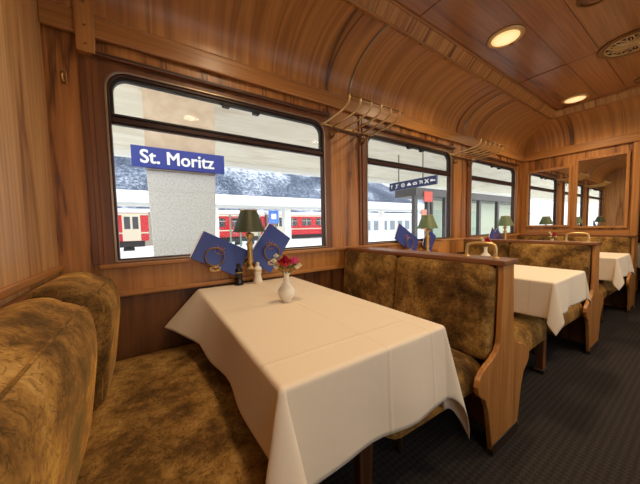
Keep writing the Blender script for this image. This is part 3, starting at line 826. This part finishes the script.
def vase(loc, label):
    t = thing('bud_vase', label, 'vase', loc, group='white porcelain bud vases'); t.scale = (1.22,)*3
    bm = new(); pr = [(.019, 0), (.022, .003), (.020, .008), (.030, .018), (.037, .034), (.036, .050), (.026, .064), (.015, .074), (.012, .086), (.012, .108), (.015, .118), (.017, .121), (.014, .121), (.010, .112), (.009, .09)]
    lathe(bm, pr, seg=32, cap=True); obj('body', bm, PORC, t, smooth=True, angle=70)
    bm = new(); lathe(bm, [(.0125, .084), (.0145, .087), (.0125, .090)], seg=24, cap=False); obj('neck_ring', bm, PORC, t, smooth=True)
    # small two moulded side scrolls
    for s in (-1, 1):
        bm = new(); tube(bm, smooth_path([(s*.013, 0, .082), (s*.022, 0, .078), (s*.026, 0, .066)], 4), .002, 6)
        obj('scroll', bm, PORC, t, smooth=True)
    return t
def bouquet(x, y, which, seed, near=True):
    z = TZ+.0018; vase((x, y, z), 'white porcelain bud vase %s' % which); zt = z+.147
    g = 'flowers %s' % which
    flower('red_rose', (x, y, zt), (-.010, -.012, .030), .030, 9, 6, ROSE, 'dark red rose %s' % which, seed, g)
    flower('pink_carnation', (x, y, zt), (.032, .002, .032), .024, 10, 4, PINK, 'pink ruffled flower %s' % which, seed+5, g)
    sprig((x, y, zt), [(-.045, -.004, .042), (-.036, 0, .020), (-.030, .01, .055)], 'cream blossom sprig leaning left %s' % which, seed+9, g)
    sprig((x, y, zt), [(.030, -.020, .016), (.044, -.012, .020)], 'cream blossom sprig leaning right %s' % which, seed+15, g)
bouquet(.573, 1.20, 'on the front table', 1)
bouquet(2.76, 1.25, 'on the second table, behind the near bench', 31)
bouquet(4.62, 1.25, 'on the third table, before the end bench', 61)

# wooden caddy box by the second window
t = thing('wooden_box', 'small wooden box with slanted end by the second window lamp', 'box', (2.90, 1.72, .826))
bm = new(); prism(bm, [(-.27, 0), (.25, 0), (.25, .15), (-.19, .15), (-.27, .06)], 'y', -.05, .07); obj('body', bm, W['bench'], t, bevel=.004)
bm = new(); prism(bm, [(-.19, .151), (.255, .151), (.255, .160), (-.195, .160)], 'y', -.056, .072); obj('lid', bm, W['trimX'], t, bevel=.003)

# coat hook on the corner plank
t = thing('coat_hook', 'small brass coat hook on the corner plank left of the window', 'hook', (-.322, YB, 1.94))
bm = new(); box(bm, -.011, .011, -.006, 0, -.035, .03); obj('plate', bm, OLDBRASS, t, bevel=.003)
bm = new(); tube(bm, smooth_path([(0, -.006, .012), (0, -.03, .008), (0, -.038, -.012), (0, -.028, -.03), (0, -.016, -.022)], 5), .004, 8); obj('prong', bm, BRASS, t, smooth=True)

# ------------------------------------------------------------------ hat racks
def rack(loc, label):
    t = thing('hat_rack', label, 'rack', loc, group='brass hat racks')
    yw = YB-loc[1]; Lx = .55
    # wall plate
    bm = new(); box(bm, -.02, Lx-.06, yw-.012, yw, -.02, .01); box(bm, -.0, .03, yw-.012, yw, -.04, .14); box(bm, Lx-.13, Lx-.10, yw-.012, yw, -.04, .14); obj('wall_plate', bm, W['darkX'], t, bevel=.003)
    bm = new(); tube(bm, [(-.03, yw-.03, 0), (Lx-.02, yw-.03, 0)], .007, 8); lathe(bm, [(.012, -.006), (.012, .006)], (-.03, yw-.03, 0), 12, M=Matrix.Rotation(PI/2, 4, 'Y')); obj('back_rail', bm, BRASS, t, smooth=True)
    bm = new(); tube(bm, [(-.03, yw-.37, .088), (Lx-.0, yw-.37, .088)], .006, 8); obj('front_rail', bm, OLDBRASS, t, smooth=True)
    for k in range(6):
        x = -.02+k*(Lx)/5.2
        bm = new(); tube(bm, smooth_path([(x, yw-.03, 0), (x, yw-.14, .002), (x, yw-.26, .010), (x, yw-.335, .026), (x, yw-.365, .052), (x, yw-.37, .088)], 5), .0075, 8); obj('rib', bm, BRASS, t, smooth=True)
    for x in (.07, Lx-.14):
        bm = new(); box(bm, x-.01, x+.01, yw-.022, yw-.012, -.10, -.02)
        tube(bm, smooth_path([(x, yw-.02, -.05), (x, yw-.05, -.055), (x, yw-.062, -.075), (x, yw-.045, -.095), (x, yw-.03, -.085)], 5), .005, 8); obj('hook', bm, OLDBRASS, t, smooth=True)
    return t
k0 = rack((1.245, 1.8, 2.0), 'brass hat rack between the first and second windows')
dup(k0, (3.10, 1.8, 2.0), label='brass hat rack between the second and third windows')

# next saloon: one laid table seen through the doorway
t = thing('dining_table', 'table in the next saloon at the right edge of the picture', 'table', (6.7, .9, 0), group='dining tables')
bm = new(); box(bm, -.3, .3, -.36, .8, .745, .778); obj('table_top', bm, W['trimY'], t, bevel=.006)
bm = new(); box(bm, -.04, .04, -.2, -.14, 0, .745); obj('leg', bm, W['bench'], t, bevel=.006)
bm = new(); n = 16
def dr(x, y, z): return (x, y, z)
rows = []
for (e, z) in ((0, .7815), (.008, .775), (.012, .74), (.03, .62), (.045, .48)):
    L = []
    for k in range(64):
        a = k/64*4; s = int(a); f = a-s
        c = [(-.3, -.36), (.3, -.36), (.3, .8), (-.3, .8)]; p, q = c[s], c[(s+1) % 4]
        x, y = p[0]+(q[0]-p[0])*f, p[1]+(q[1]-p[1])*f
        cor = max(0, 1-min(f, 1-f)*5)
        w_ = e*(1+2.2*cor+.5*math.sin(f*14))
        nx, ny = x/.3 if abs(abs(x)-.3) < .01 else 0, ((y-.22)/.58 if abs(abs(y-.22)-.58) < .01 else 0)
        L.append(bm.verts.new((x+nx*w_, y+ny*w_, z-(.10*cor if z < .5 else 0))))
    rows.append(L)
for A, B in zip(rows, rows[1:]):
    for k in range(64): bm.faces.new((A[k], A[(k+1) % 64], B[(k+1) % 64], B[k]))
bm.faces.new(rows[0])
o = obj('tablecloth', bm, LINEN, loc=(6.7, .9, 0)); tag(o, 'white tablecloth in the next saloon, cut by the right edge of the picture', 'tablecloth', 'white tablecloths')

# ------------------------------------------------------------------ outside
GZ = -.62
SNOW = speckle('snow', srgb(236, 240, 246), srgb(250, 250, 252), .6, .8)
CONC = speckle('speckled_concrete', srgb(172, 168, 160), srgb(198, 194, 186), 40, .9, 8, .38, .5)
CREAM = mat('cream_paint', srgb(225, 205, 175), .8)
CANW = mat('white_canopy', srgb(238, 238, 232), .7)
bm = new(); box(bm, -120, 260, 8.3, 60, GZ-.3, GZ); struct('ground', bm, SNOW)
bm = new(); box(bm, -30, 60, 2.25, 8.3, GZ-.3, -.12); struct('ground_platform', bm, speckle('platform_paving', srgb(190, 190, 190), srgb(225, 225, 228), 3, .8))
bm = new(); box(bm, -120, 260, -60, 2.25, GZ-.5, GZ-.2); struct('ground_front', bm, SNOW)
# far platform
bm = new(); box(bm, -60, 120, 18.0, 22.5, GZ, -.25); struct('ground_far_platform', bm, SNOW)
# rails between the platforms
for y in (10.4, 11.4, 14.6, 15.6):
    bm = new(); box(bm, -60, 100, y-.035, y+.035, GZ, GZ+.14); tag(obj('rail', bm, mat('rail_steel', srgb(120, 112, 108), .5, .5)), 'straight steel rail lying in the snow between the platforms', 'rail', 'rails in the snow')
# canopy overhead
def wavy():
    m = mat('canopy_soffit', srgb(236, 228, 205), .75); b = m.node_tree.nodes['Principled BSDF']
    tc = nd(m, 'ShaderNodeTexCoord'); mp = nd(m, 'ShaderNodeMapping'); mp.inputs['Scale'].default_value = (.35, 2.2, 1); lk(m, tc.outputs['Object'], mp.inputs[0])
    n = nd(m, 'ShaderNodeTexNoise'); n.inputs['Scale'].default_value = 1.6; n.inputs['Detail'].default_value = 3; lk(m, mp.outputs[0], n.inputs['Vector'])
    r = ramp(m, [(.35, srgb(232, 222, 198)), (.5, srgb(248, 242, 224)), (.62, srgb(240, 232, 210))]); lk(m, n.outputs['Fac'], r.inputs[0]); lk(m, r.outputs[0], b.inputs['Base Color'])
    bp = nd(m, 'ShaderNodeBump'); bp.inputs['Strength'].default_value = .5; bp.inputs['Distance'].default_value = .05; lk(m, n.outputs['Fac'], bp.inputs['Height']); lk(m, bp.outputs[0], b.inputs['Normal'])
    return m
t = thing('platform_canopy', 'cream platform canopy overhead outside the windows', 'canopy', (0, 2.9, 3.08))
bm = new(); prism(bm, [(0, .98), (5.1, 0), (5.1, .25), (0, 1.23)], 'x', -30, 60); obj('soffit', bm, wavy(), t)
bm = new(); box(bm, -30, 60, 4.95, 5.2, -.10, .35); obj('fascia', bm, CANW, t)
bm = new()
for y in (1.15, 2.4, 3.7): tube(bm, [(-30, y, .98-y*.98/5.1), (60, y, .98-y*.98/5.1)], .03, 6)
obj('batten', bm, CREAM, t)
# concrete pillar
t = thing('platform_pillar', 'thick speckled concrete platform pillar carrying the station sign', 'pillar', (.525, 5.3, -.12))
bm = new(); prism(bm, [(-.46, 0), (.43, 0), (.52, 2.25), (-.52, 2.25)], 'y', -.3, .35); obj('shaft', bm, CONC, t, bevel=.02)
bm = new(); prism(bm, [(-.52, 2.251), (.52, 2.251), (.545, 3.66), (-.52, 3.66)], 'y', -.3, .35); obj('upper_shaft', bm, speckle('beige_render', srgb(202, 178, 150), srgb(216, 194, 168), 6, .9), t)
# station sign
def text_bm(s, size, extr=.004, bold=.02):
    cu = bpy.data.curves.new('t', 'FONT'); cu.body = s; cu.size = size; cu.extrude = extr; cu.offset = bold*size; cu.space_character = 1.02
    o = bpy.data.objects.new('t', cu); COL.objects.link(o); dg = bpy.context.evaluated_depsgraph_get()
    me = bpy.data.meshes.new_from_object(o.evaluated_get(dg)); bm = new(); bm.from_mesh(me)
    bpy.data.objects.remove(o); bpy.data.curves.remove(cu); bpy.data.meshes.remove(me); return bm
t = thing('station_sign', 'blue station name sign with white lettering on the concrete pillar', 'sign', (.50, 4.90, 2.145))
bm = new(); box(bm, -.68, .68, 0, .08, .0, .318); obj('panel', bm, BLUE, t, bevel=.004)
bm = text_bm('St. Moritz', .285, .003, 0); xs = [v.co.x for v in bm.verts]; wd = max(xs)-min(xs); k = 1.06/wd
bmesh.ops.transform(bm, matrix=Matrix.Translation((-.58, -.005, .066)) @ Matrix.Rotation(PI/2, 4, 'X') @ Matrix.Diagonal((k, 1, 1, 1)), verts=bm.verts[:])
base = bm.verts[:] + bm.edges[:] + bm.faces[:]
for dx, dz, dy in ((.007, 0, -.001), (.014, 0, -.002), (.003, .005, -.003), (.011, .005, -.004), (.003, -.005, -.005), (.011, -.005, -.006)):
    g_ = bmesh.ops.duplicate(bm, geom=base)['geom']
    bmesh.ops.translate(bm, vec=(dx, dy, dz), verts=[v for v in g_ if isinstance(v, bmesh.types.BMVert)])
obj('lettering', bm, WHITE, t)
bm = new()
for x in (-.3, .3): box(bm, x-.02, x+.02, .08, .1, .08, .22)
obj('bracket', bm, FRAME, t)
# pictogram sign hanging at right angles to the platform
t = thing('pictogram_sign', 'long blue hanging sign with white travel pictograms outside the second window', 'sign', (7.0, 5.40, 2.33)); t.scale = (1, .92, .86)
R_ = Matrix.Rotation(0, 4, 'Z')
bm = new(); box(bm, 0, .07, -.96, .96, 0, .30); obj('panel', bm, mat('dark_sign_blue', srgb(42, 50, 92), .4), t, bevel=.004)
bm = new()
for y in (-.45, .55): tube(bm, [(.035, y, .30), (.035, y, (4.06-.1922*(5.40+.92*y-2.9)-2.33)/.86)], .022, 8)
obj('hanger', bm, mat('grey_steel', srgb(130, 125, 115), .4, .6), t)
bm = new()
def poly(pts, yc, s=.18):
    # glyph drawn in (u right, v up), seen from -x: right = -y
    prism(bm, [(yc-u*s, .15+v*s) for u, v in pts], 'x', -.006, .0)
def gt(pts, yc, r=.012, s=.18, closed=False): tube(bm, [(-.004, yc-u*s, .15+v*s) for u, v in pts], r, 6, closed=closed)
gt([(0, -.4), (0, .4)], .84); gt([(-.25, .12), (0, .42), (.25, .12)], .84)
gt([(-.35, -.35), (-.05, -.35), (.1, .3), (.4, .3)], .60, .016); gt([(-.15, .1), (-.1, .4)], .60, .018)
gt([(.36*math.cos(2*PI*k/16), .36*math.sin(2*PI*k/16)) for k in range(16)], .33, .014, closed=True); gt([(0, -.2), (0, .2)], .33, .014)
poly([(-.45, -.3), (.45, -.3), (.45, .0), (.25, .05), (.12, .3), (-.2, .3), (-.32, .05), (-.45, 0)], .07)
gt([(-.45, -.1), (-.2, .15), (.2, .15), (.45, -.1)], -.17, .02); gt([(-.4, -.22), (.4, -.22)], -.17, .02)
gt([(-.35, .3), (.0, .0), (-.2, -.3)], -.40, .016); gt([(-.05, .3), (.4, .1)], -.40, .018); gt([(.2, .1), (.35, -.3)], -.40, .018)
gt([(-.38, -.38), (.38, .38)], -.62, .018); gt([(-.38, .38), (.38, -.38)], -.62, .018)
gt([(-.45, -.08), (.45, -.08)], -.84, .028); gt([(-.45, .12), (.0, .12)], -.84, .02)
obj('pictogram', bm, WHITE, t)

# glazed waiting shelter
GREY = mat('dark_grey_frame', srgb(92, 88, 88), .5, .2)
t = thing('waiting_shelter', 'grey framed glass waiting shelter on the platform right of the pictogram sign', 'shelter', (8.0, 6.0, -.12))
bm = new(); box(bm, 0, 11.5, -.05, .9, 2.33, 2.62); obj('roof_beam', bm, GREY, t, bevel=.01)
xs_ = [0, .75, 1.0, 1.9, 2.9, 4.6, 6.4, 8.2, 10.0, 11.4]
for i, x in enumerate(xs_):
    bm = new(); box(bm, x, x+(.16 if i != 2 else .1), 0, .14, 0, 2.34); obj('post', bm, GREY, t)
    if i < len(xs_)-1:
        bm = new(); box(bm, x+.16, xs_[i+1], .06, .075, .0, 2.34); obj('glass_panel', bm, SGLASS, t)
bm = new(); box(bm, 0.1, 11.4, 0, .10, 0, .22); obj('base_rail', bm, GREY, t)
bm = new(); box(bm, 2.2, 11.5, .9, 1.0, 0, 2.4)
obj('back_wall', bm, mat('shelter_back', srgb(236, 236, 212), .7), t)
bm = new(); box(bm, .42, .92, -.09, -.055, 2.12, 2.5); obj('red_notice', bm, mat('red_notice', srgb(226, 92, 76), .5), t)
bm = new(); box(bm, .42, .74, .02, .04, 1.1, 1.85); obj('pink_notice', bm, mat('pink_notice', srgb(226, 150, 132), .5), t)
bm = new(); box(bm, 2.0, 2.9, .8, .85, .5, 1.9); box(bm, 4.7, 6.2, .8, .85, .5, 1.9); obj('poster', bm, mat('pale_poster', srgb(196, 212, 190), .6), t)

# opposite platform roof
t = thing('far_platform_roof', 'long snow-white roof of the opposite platform on thick white posts', 'canopy', (0, 20, GZ))
bm = new(); box(bm, -60, 120, -1.2, 1.8, 3.42, 4.15); obj('roof', bm, CANW, t, bevel=.05)
bm = new(); box(bm, -60, 120, -1.25, -1.15, 3.28, 3.44); obj('gutter', bm, mat('gutter_grey', srgb(170, 172, 170), .6), t)
for x in (-5.0, 1.9, 4.05, 9.7, 14.9, 21, 27, 33, 40):
    bm = new(); box(bm, x-.28 if x == 9.7 else x-.14, x+.28 if x == 9.7 else x+.14, -.3, .3, .3, 3.3); obj('post', bm, CANW, t)
# glazed screen and blue notice below that roof
t = thing('platform_screen', 'green-grey glazed screen under the opposite platform roof', 'screen', (5.2, 20.5, -.25))
for k in range(6):
    bm = new(); box(bm, k*.75-.05, k*.75+.05, -.05, .05, 0, 2.5); obj('post', bm, mat('screen_green', srgb(120, 140, 128), .6), t)
bm = new(); box(bm, 0, 3.75, -.01, .01, .1, 2.45); obj('glass_panel', bm, SGLASS, t)
t = thing('platform_notice', 'small blue notice board on the opposite platform', 'sign', (8.3, 19.4, -.25))
bm = new(); box(bm, -.42, .42, -.03, .03, 1.75, 2.75); obj('board', bm, mat('notice_blue', srgb(70, 120, 210), .5), t)
bm = new(); box(bm, -.2, .2, -.05, -.03, 2.1, 2.5); obj('notice_panel', bm, WHITE, t)
bm = new(); tube(bm, [(0, .0, 0), (0, .0, 1.75)], .04, 8); obj('post', bm, GREY, t)
DKW0 = mat('shed_window', srgb(92, 96, 98), .3)
# platform building seen through the second window
t = thing('goods_shed', 'low grey beige shed behind the red coaches', 'building', (0, 36, GZ))
bm = new(); box(bm, -40, 17, 0, 6, 0, 3.9); obj('wall', bm, mat('shed_wall', srgb(150, 142, 128), .8), t)
bm = new(); box(bm, -40.5, 17.5, -.5, 6.5, 3.9, 4.2); obj('roof', bm, SNOW, t)
for k in range(20):
    bm = new(); box(bm, -39+2.8*k, -37.4+2.8*k, -.05, .0, 1.4, 3.2); obj('window', bm, DKW0, t)
t = thing('station_building', 'long pale building with a row of windows beyond the tracks', 'building', (27, 32, GZ))
bm = new(); box(bm, -8, 30, 0, 6, 0, 3.6); obj('wall', bm, mat('pale_render', srgb(206, 206, 204), .8), t)
bm = new(); box(bm, -8.4, 30.4, -.4, 6.4, 3.6, 3.9); obj('roof', bm, SNOW, t)
for k in range(18):
    bm = new(); box(bm, -7.2+2*k, -6.0+2*k, -.04, .0, 1.0, 2.6); obj('window', bm, mat('pale_window', srgb(120, 130, 140), .3) if k == 0 else bpy.data.materials['pale_window'], t)

# red railcars
RED = mat('red_coach_paint', srgb(206, 32, 40), .4)
DKW = mat('coach_window', srgb(66, 66, 72), .2)
STR = mat('pale_stripe', srgb(226, 214, 190), .5)
UND = mat('undercarriage', srgb(58, 54, 54), .7)
CRF = mat('coach_roof_snow', srgb(206, 208, 208), .7)
def coach(x0, x1, y, label, door_right=True):
    L = x1-x0; t = thing('railway_coach', label, 'train', (x0, y, GZ), group='red railway coaches')
    bm = new(); prism(bm, [(-1.3, 1.0), (1.3, 1.0), (1.33, 2.2), (1.28, 3.1), (-1.28, 3.1), (-1.33, 2.2)], 'x', 0, L); obj('body', bm, RED, t, bevel=.05)
    bm = new(); prism(bm, [(-1.3, 3.1), (1.3, 3.1), (1.0, 3.35), (0, 3.45), (-1.0, 3.35)], 'x', -.03, L+.03); obj('roof', bm, CRF, t)
    bm = new(); box(bm, 0, L, -1.345, -1.33, 1.55, 1.66); box(bm, 0, L, -1.345, -1.30, 2.92, 3.05); obj('stripe', bm, STR, t)
    bm = new(); box(bm, .3, L-.3, -1.1, 1.1, .55, 1.0); obj('underframe', bm, UND, t)
    for xb in (1.6, L-1.9):
        for d in (-.6, .6):
            bm = new(); lathe(bm, [(.36, -.06), (.36, .06)], (xb+d, -.75, .36), 16, M=Matrix.Rotation(PI/2, 4, 'X')); obj('wheel', bm, UND, t)
    k = 2.1
    while k < L-2.2:
        bm = new(); box(bm, k, k+1.1, -1.36, -1.33, 1.95, 2.72); fr = obj('window', bm, DKW, t)
        bm = new(); box(bm, k-.04, k+1.14, -1.365, -1.345, 2.44, 2.48); box(bm, k+.53, k+.57, -1.365, -1.345, 1.95, 2.72); obj('window_bar', bm, STR, fr)
        k += 1.75
    for xd in (.5, L-1.6):
        bm = new(); box(bm, xd, xd+1.1, -1.37, -1.33, 1.02, 2.95); dd = obj('door', bm, STR, t)
        for w_ in (.12, .62):
            bm = new(); box(bm, xd+w_, xd+w_+.36, -1.38, -1.37, 1.9, 2.8); obj('door_pane', bm, DKW, dd)
    return t
coach(-16, -.05, 25, 'red railway coach ending left of the concrete pillar')
coach(2.6, 9.6, 26, 'red railway coach behind the front table lamp')
coach(10.0, 21.2, 26, 'red railway coach right of the thick white post')

# wooded snowy mountainside
def mountain():
    m = mat('snowy_forest', (.5, .5, .5, 1), .9); b = m.node_tree.nodes['Principled BSDF']
    tc = nd(m, 'ShaderNodeTexCoord')
    n1 = nd(m, 'ShaderNodeTexNoise'); n1.inputs['Scale'].default_value = .6; n1.inputs['Detail'].default_value = 8; n1.inputs['Roughness'].default_value = .75
    n2 = nd(m, 'ShaderNodeTexNoise'); n2.inputs['Scale'].default_value = .03; n2.inputs['Detail'].default_value = 6; n2.inputs['Distortion'].default_value = 1
    lk(m, tc.outputs['Object'], n1.inputs['Vector']); lk(m, tc.outputs['Object'], n2.inputs['Vector'])
    a = nd(m, 'ShaderNodeMath', operation='ADD'); lk(m, n1.outputs['Fac'], a.inputs[0]); lk(m, n2.outputs['Fac'], a.inputs[1])
    r = ramp(m, [(.42, srgb(52, 60, 78)), (.50, srgb(86, 96, 116)), (.55, srgb(132, 140, 156)), (.62, srgb(200, 206, 216))])
    h = nd(m, 'ShaderNodeMath', operation='MULTIPLY'); h.inputs[1].default_value = .5; lk(m, a.outputs[0], h.inputs[0]); lk(m, h.outputs[0], r.inputs[0]); lk(m, r.outputs[0], b.inputs['Base Color'])
    bm = new(); NX, NY = 120, 26; G = []
    for i in range(NX+1):
        row = []
        for j in range(NY+1):
            x = -220+ i*900/NX; y = 110 + j*60/NY; f = j/NY
            q = x/220.
            H = 58 - 26*max(0, min(1, (q-.55)/.5)) + 8*math.sin(x*.03)
            z = GZ + H*f**1.1 + f*10*mnoise.noise(Vector((x*.02, y*.02, 0))) + 1.2*f*mnoise.noise(Vector((x*.2, y*.2, 3)))
            row.append(bm.verts.new((x, y, z)))
        G.append(row)
    for i in range(NX):
        for j in range(NY): bm.faces.new((G[i][j], G[i+1][j], G[i+1][j+1], G[i][j+1]))
    struct('mountain', bm, m, smooth=True)
mountain()
bm = new(); box(bm, -120, 300, 60, 72, GZ-.3, GZ); struct('ground_beyond', bm, SNOW)

# ------------------------------------------------------------------ world and camera
w = bpy.data.worlds.new('overcast'); SC.world = w; w.use_nodes = True
nt = w.node_tree; bg = nt.nodes['Background']
tc = nt.nodes.new('ShaderNodeTexCoord'); sx = nt.nodes.new('ShaderNodeSeparateXYZ'); nt.links.new(tc.outputs['Generated'], sx.inputs[0])
mr = nt.nodes.new('ShaderNodeMapRange'); mr.inputs['From Min'].default_value = -1; mr.inputs['From Max'].default_value = .6
mr.inputs['To Min'].default_value = 2.7; mr.inputs['To Max'].default_value = 1.55; nt.links.new(sx.outputs['Y'], mr.inputs['Value'])
bg.inputs['Color'].default_value = (.93, .96, 1, 1); nt.links.new(mr.outputs[0], bg.inputs['Strength'])

cam = bpy.data.cameras.new('camera'); co = bpy.data.objects.new('camera', cam); COL.objects.link(co)
yaw, pit, rol, F = math.radians(33.1), math.radians(-3.35), math.radians(-1.18), 260.5
fwd = Vector((math.sin(yaw)*math.cos(pit), math.cos(yaw)*math.cos(pit), math.sin(pit)))
rt = Vector((math.cos(yaw), -math.sin(yaw), 0)); up = rt.cross(fwd)
R2 = rt*math.cos(rol)+up*math.sin(rol); U2 = up*math.cos(rol)-rt*math.sin(rol)
co.matrix_world = Matrix(((R2.x, U2.x, -fwd.x, 0), (R2.y, U2.y, -fwd.y, 0), (R2.z, U2.z, -fwd.z, 1.163), (0, 0, 0, 1)))
cam.sensor_fit = 'HORIZONTAL'; cam.sensor_width = 36; cam.lens = 36*F/640; cam.clip_start = .02; cam.clip_end = 2000
SC.camera = co
vs = SC.view_settings; vs.view_transform = 'Standard'; vs.look = 'None'; vs.gamma = 1; vs.use_curve_mapping = False; vs.exposure = 0.1
SC.cycles.use_denoising = True
SC.cycles.max_bounces = 10; SC.cycles.diffuse_bounces = 6; SC.cycles.transparent_max_bounces = 12
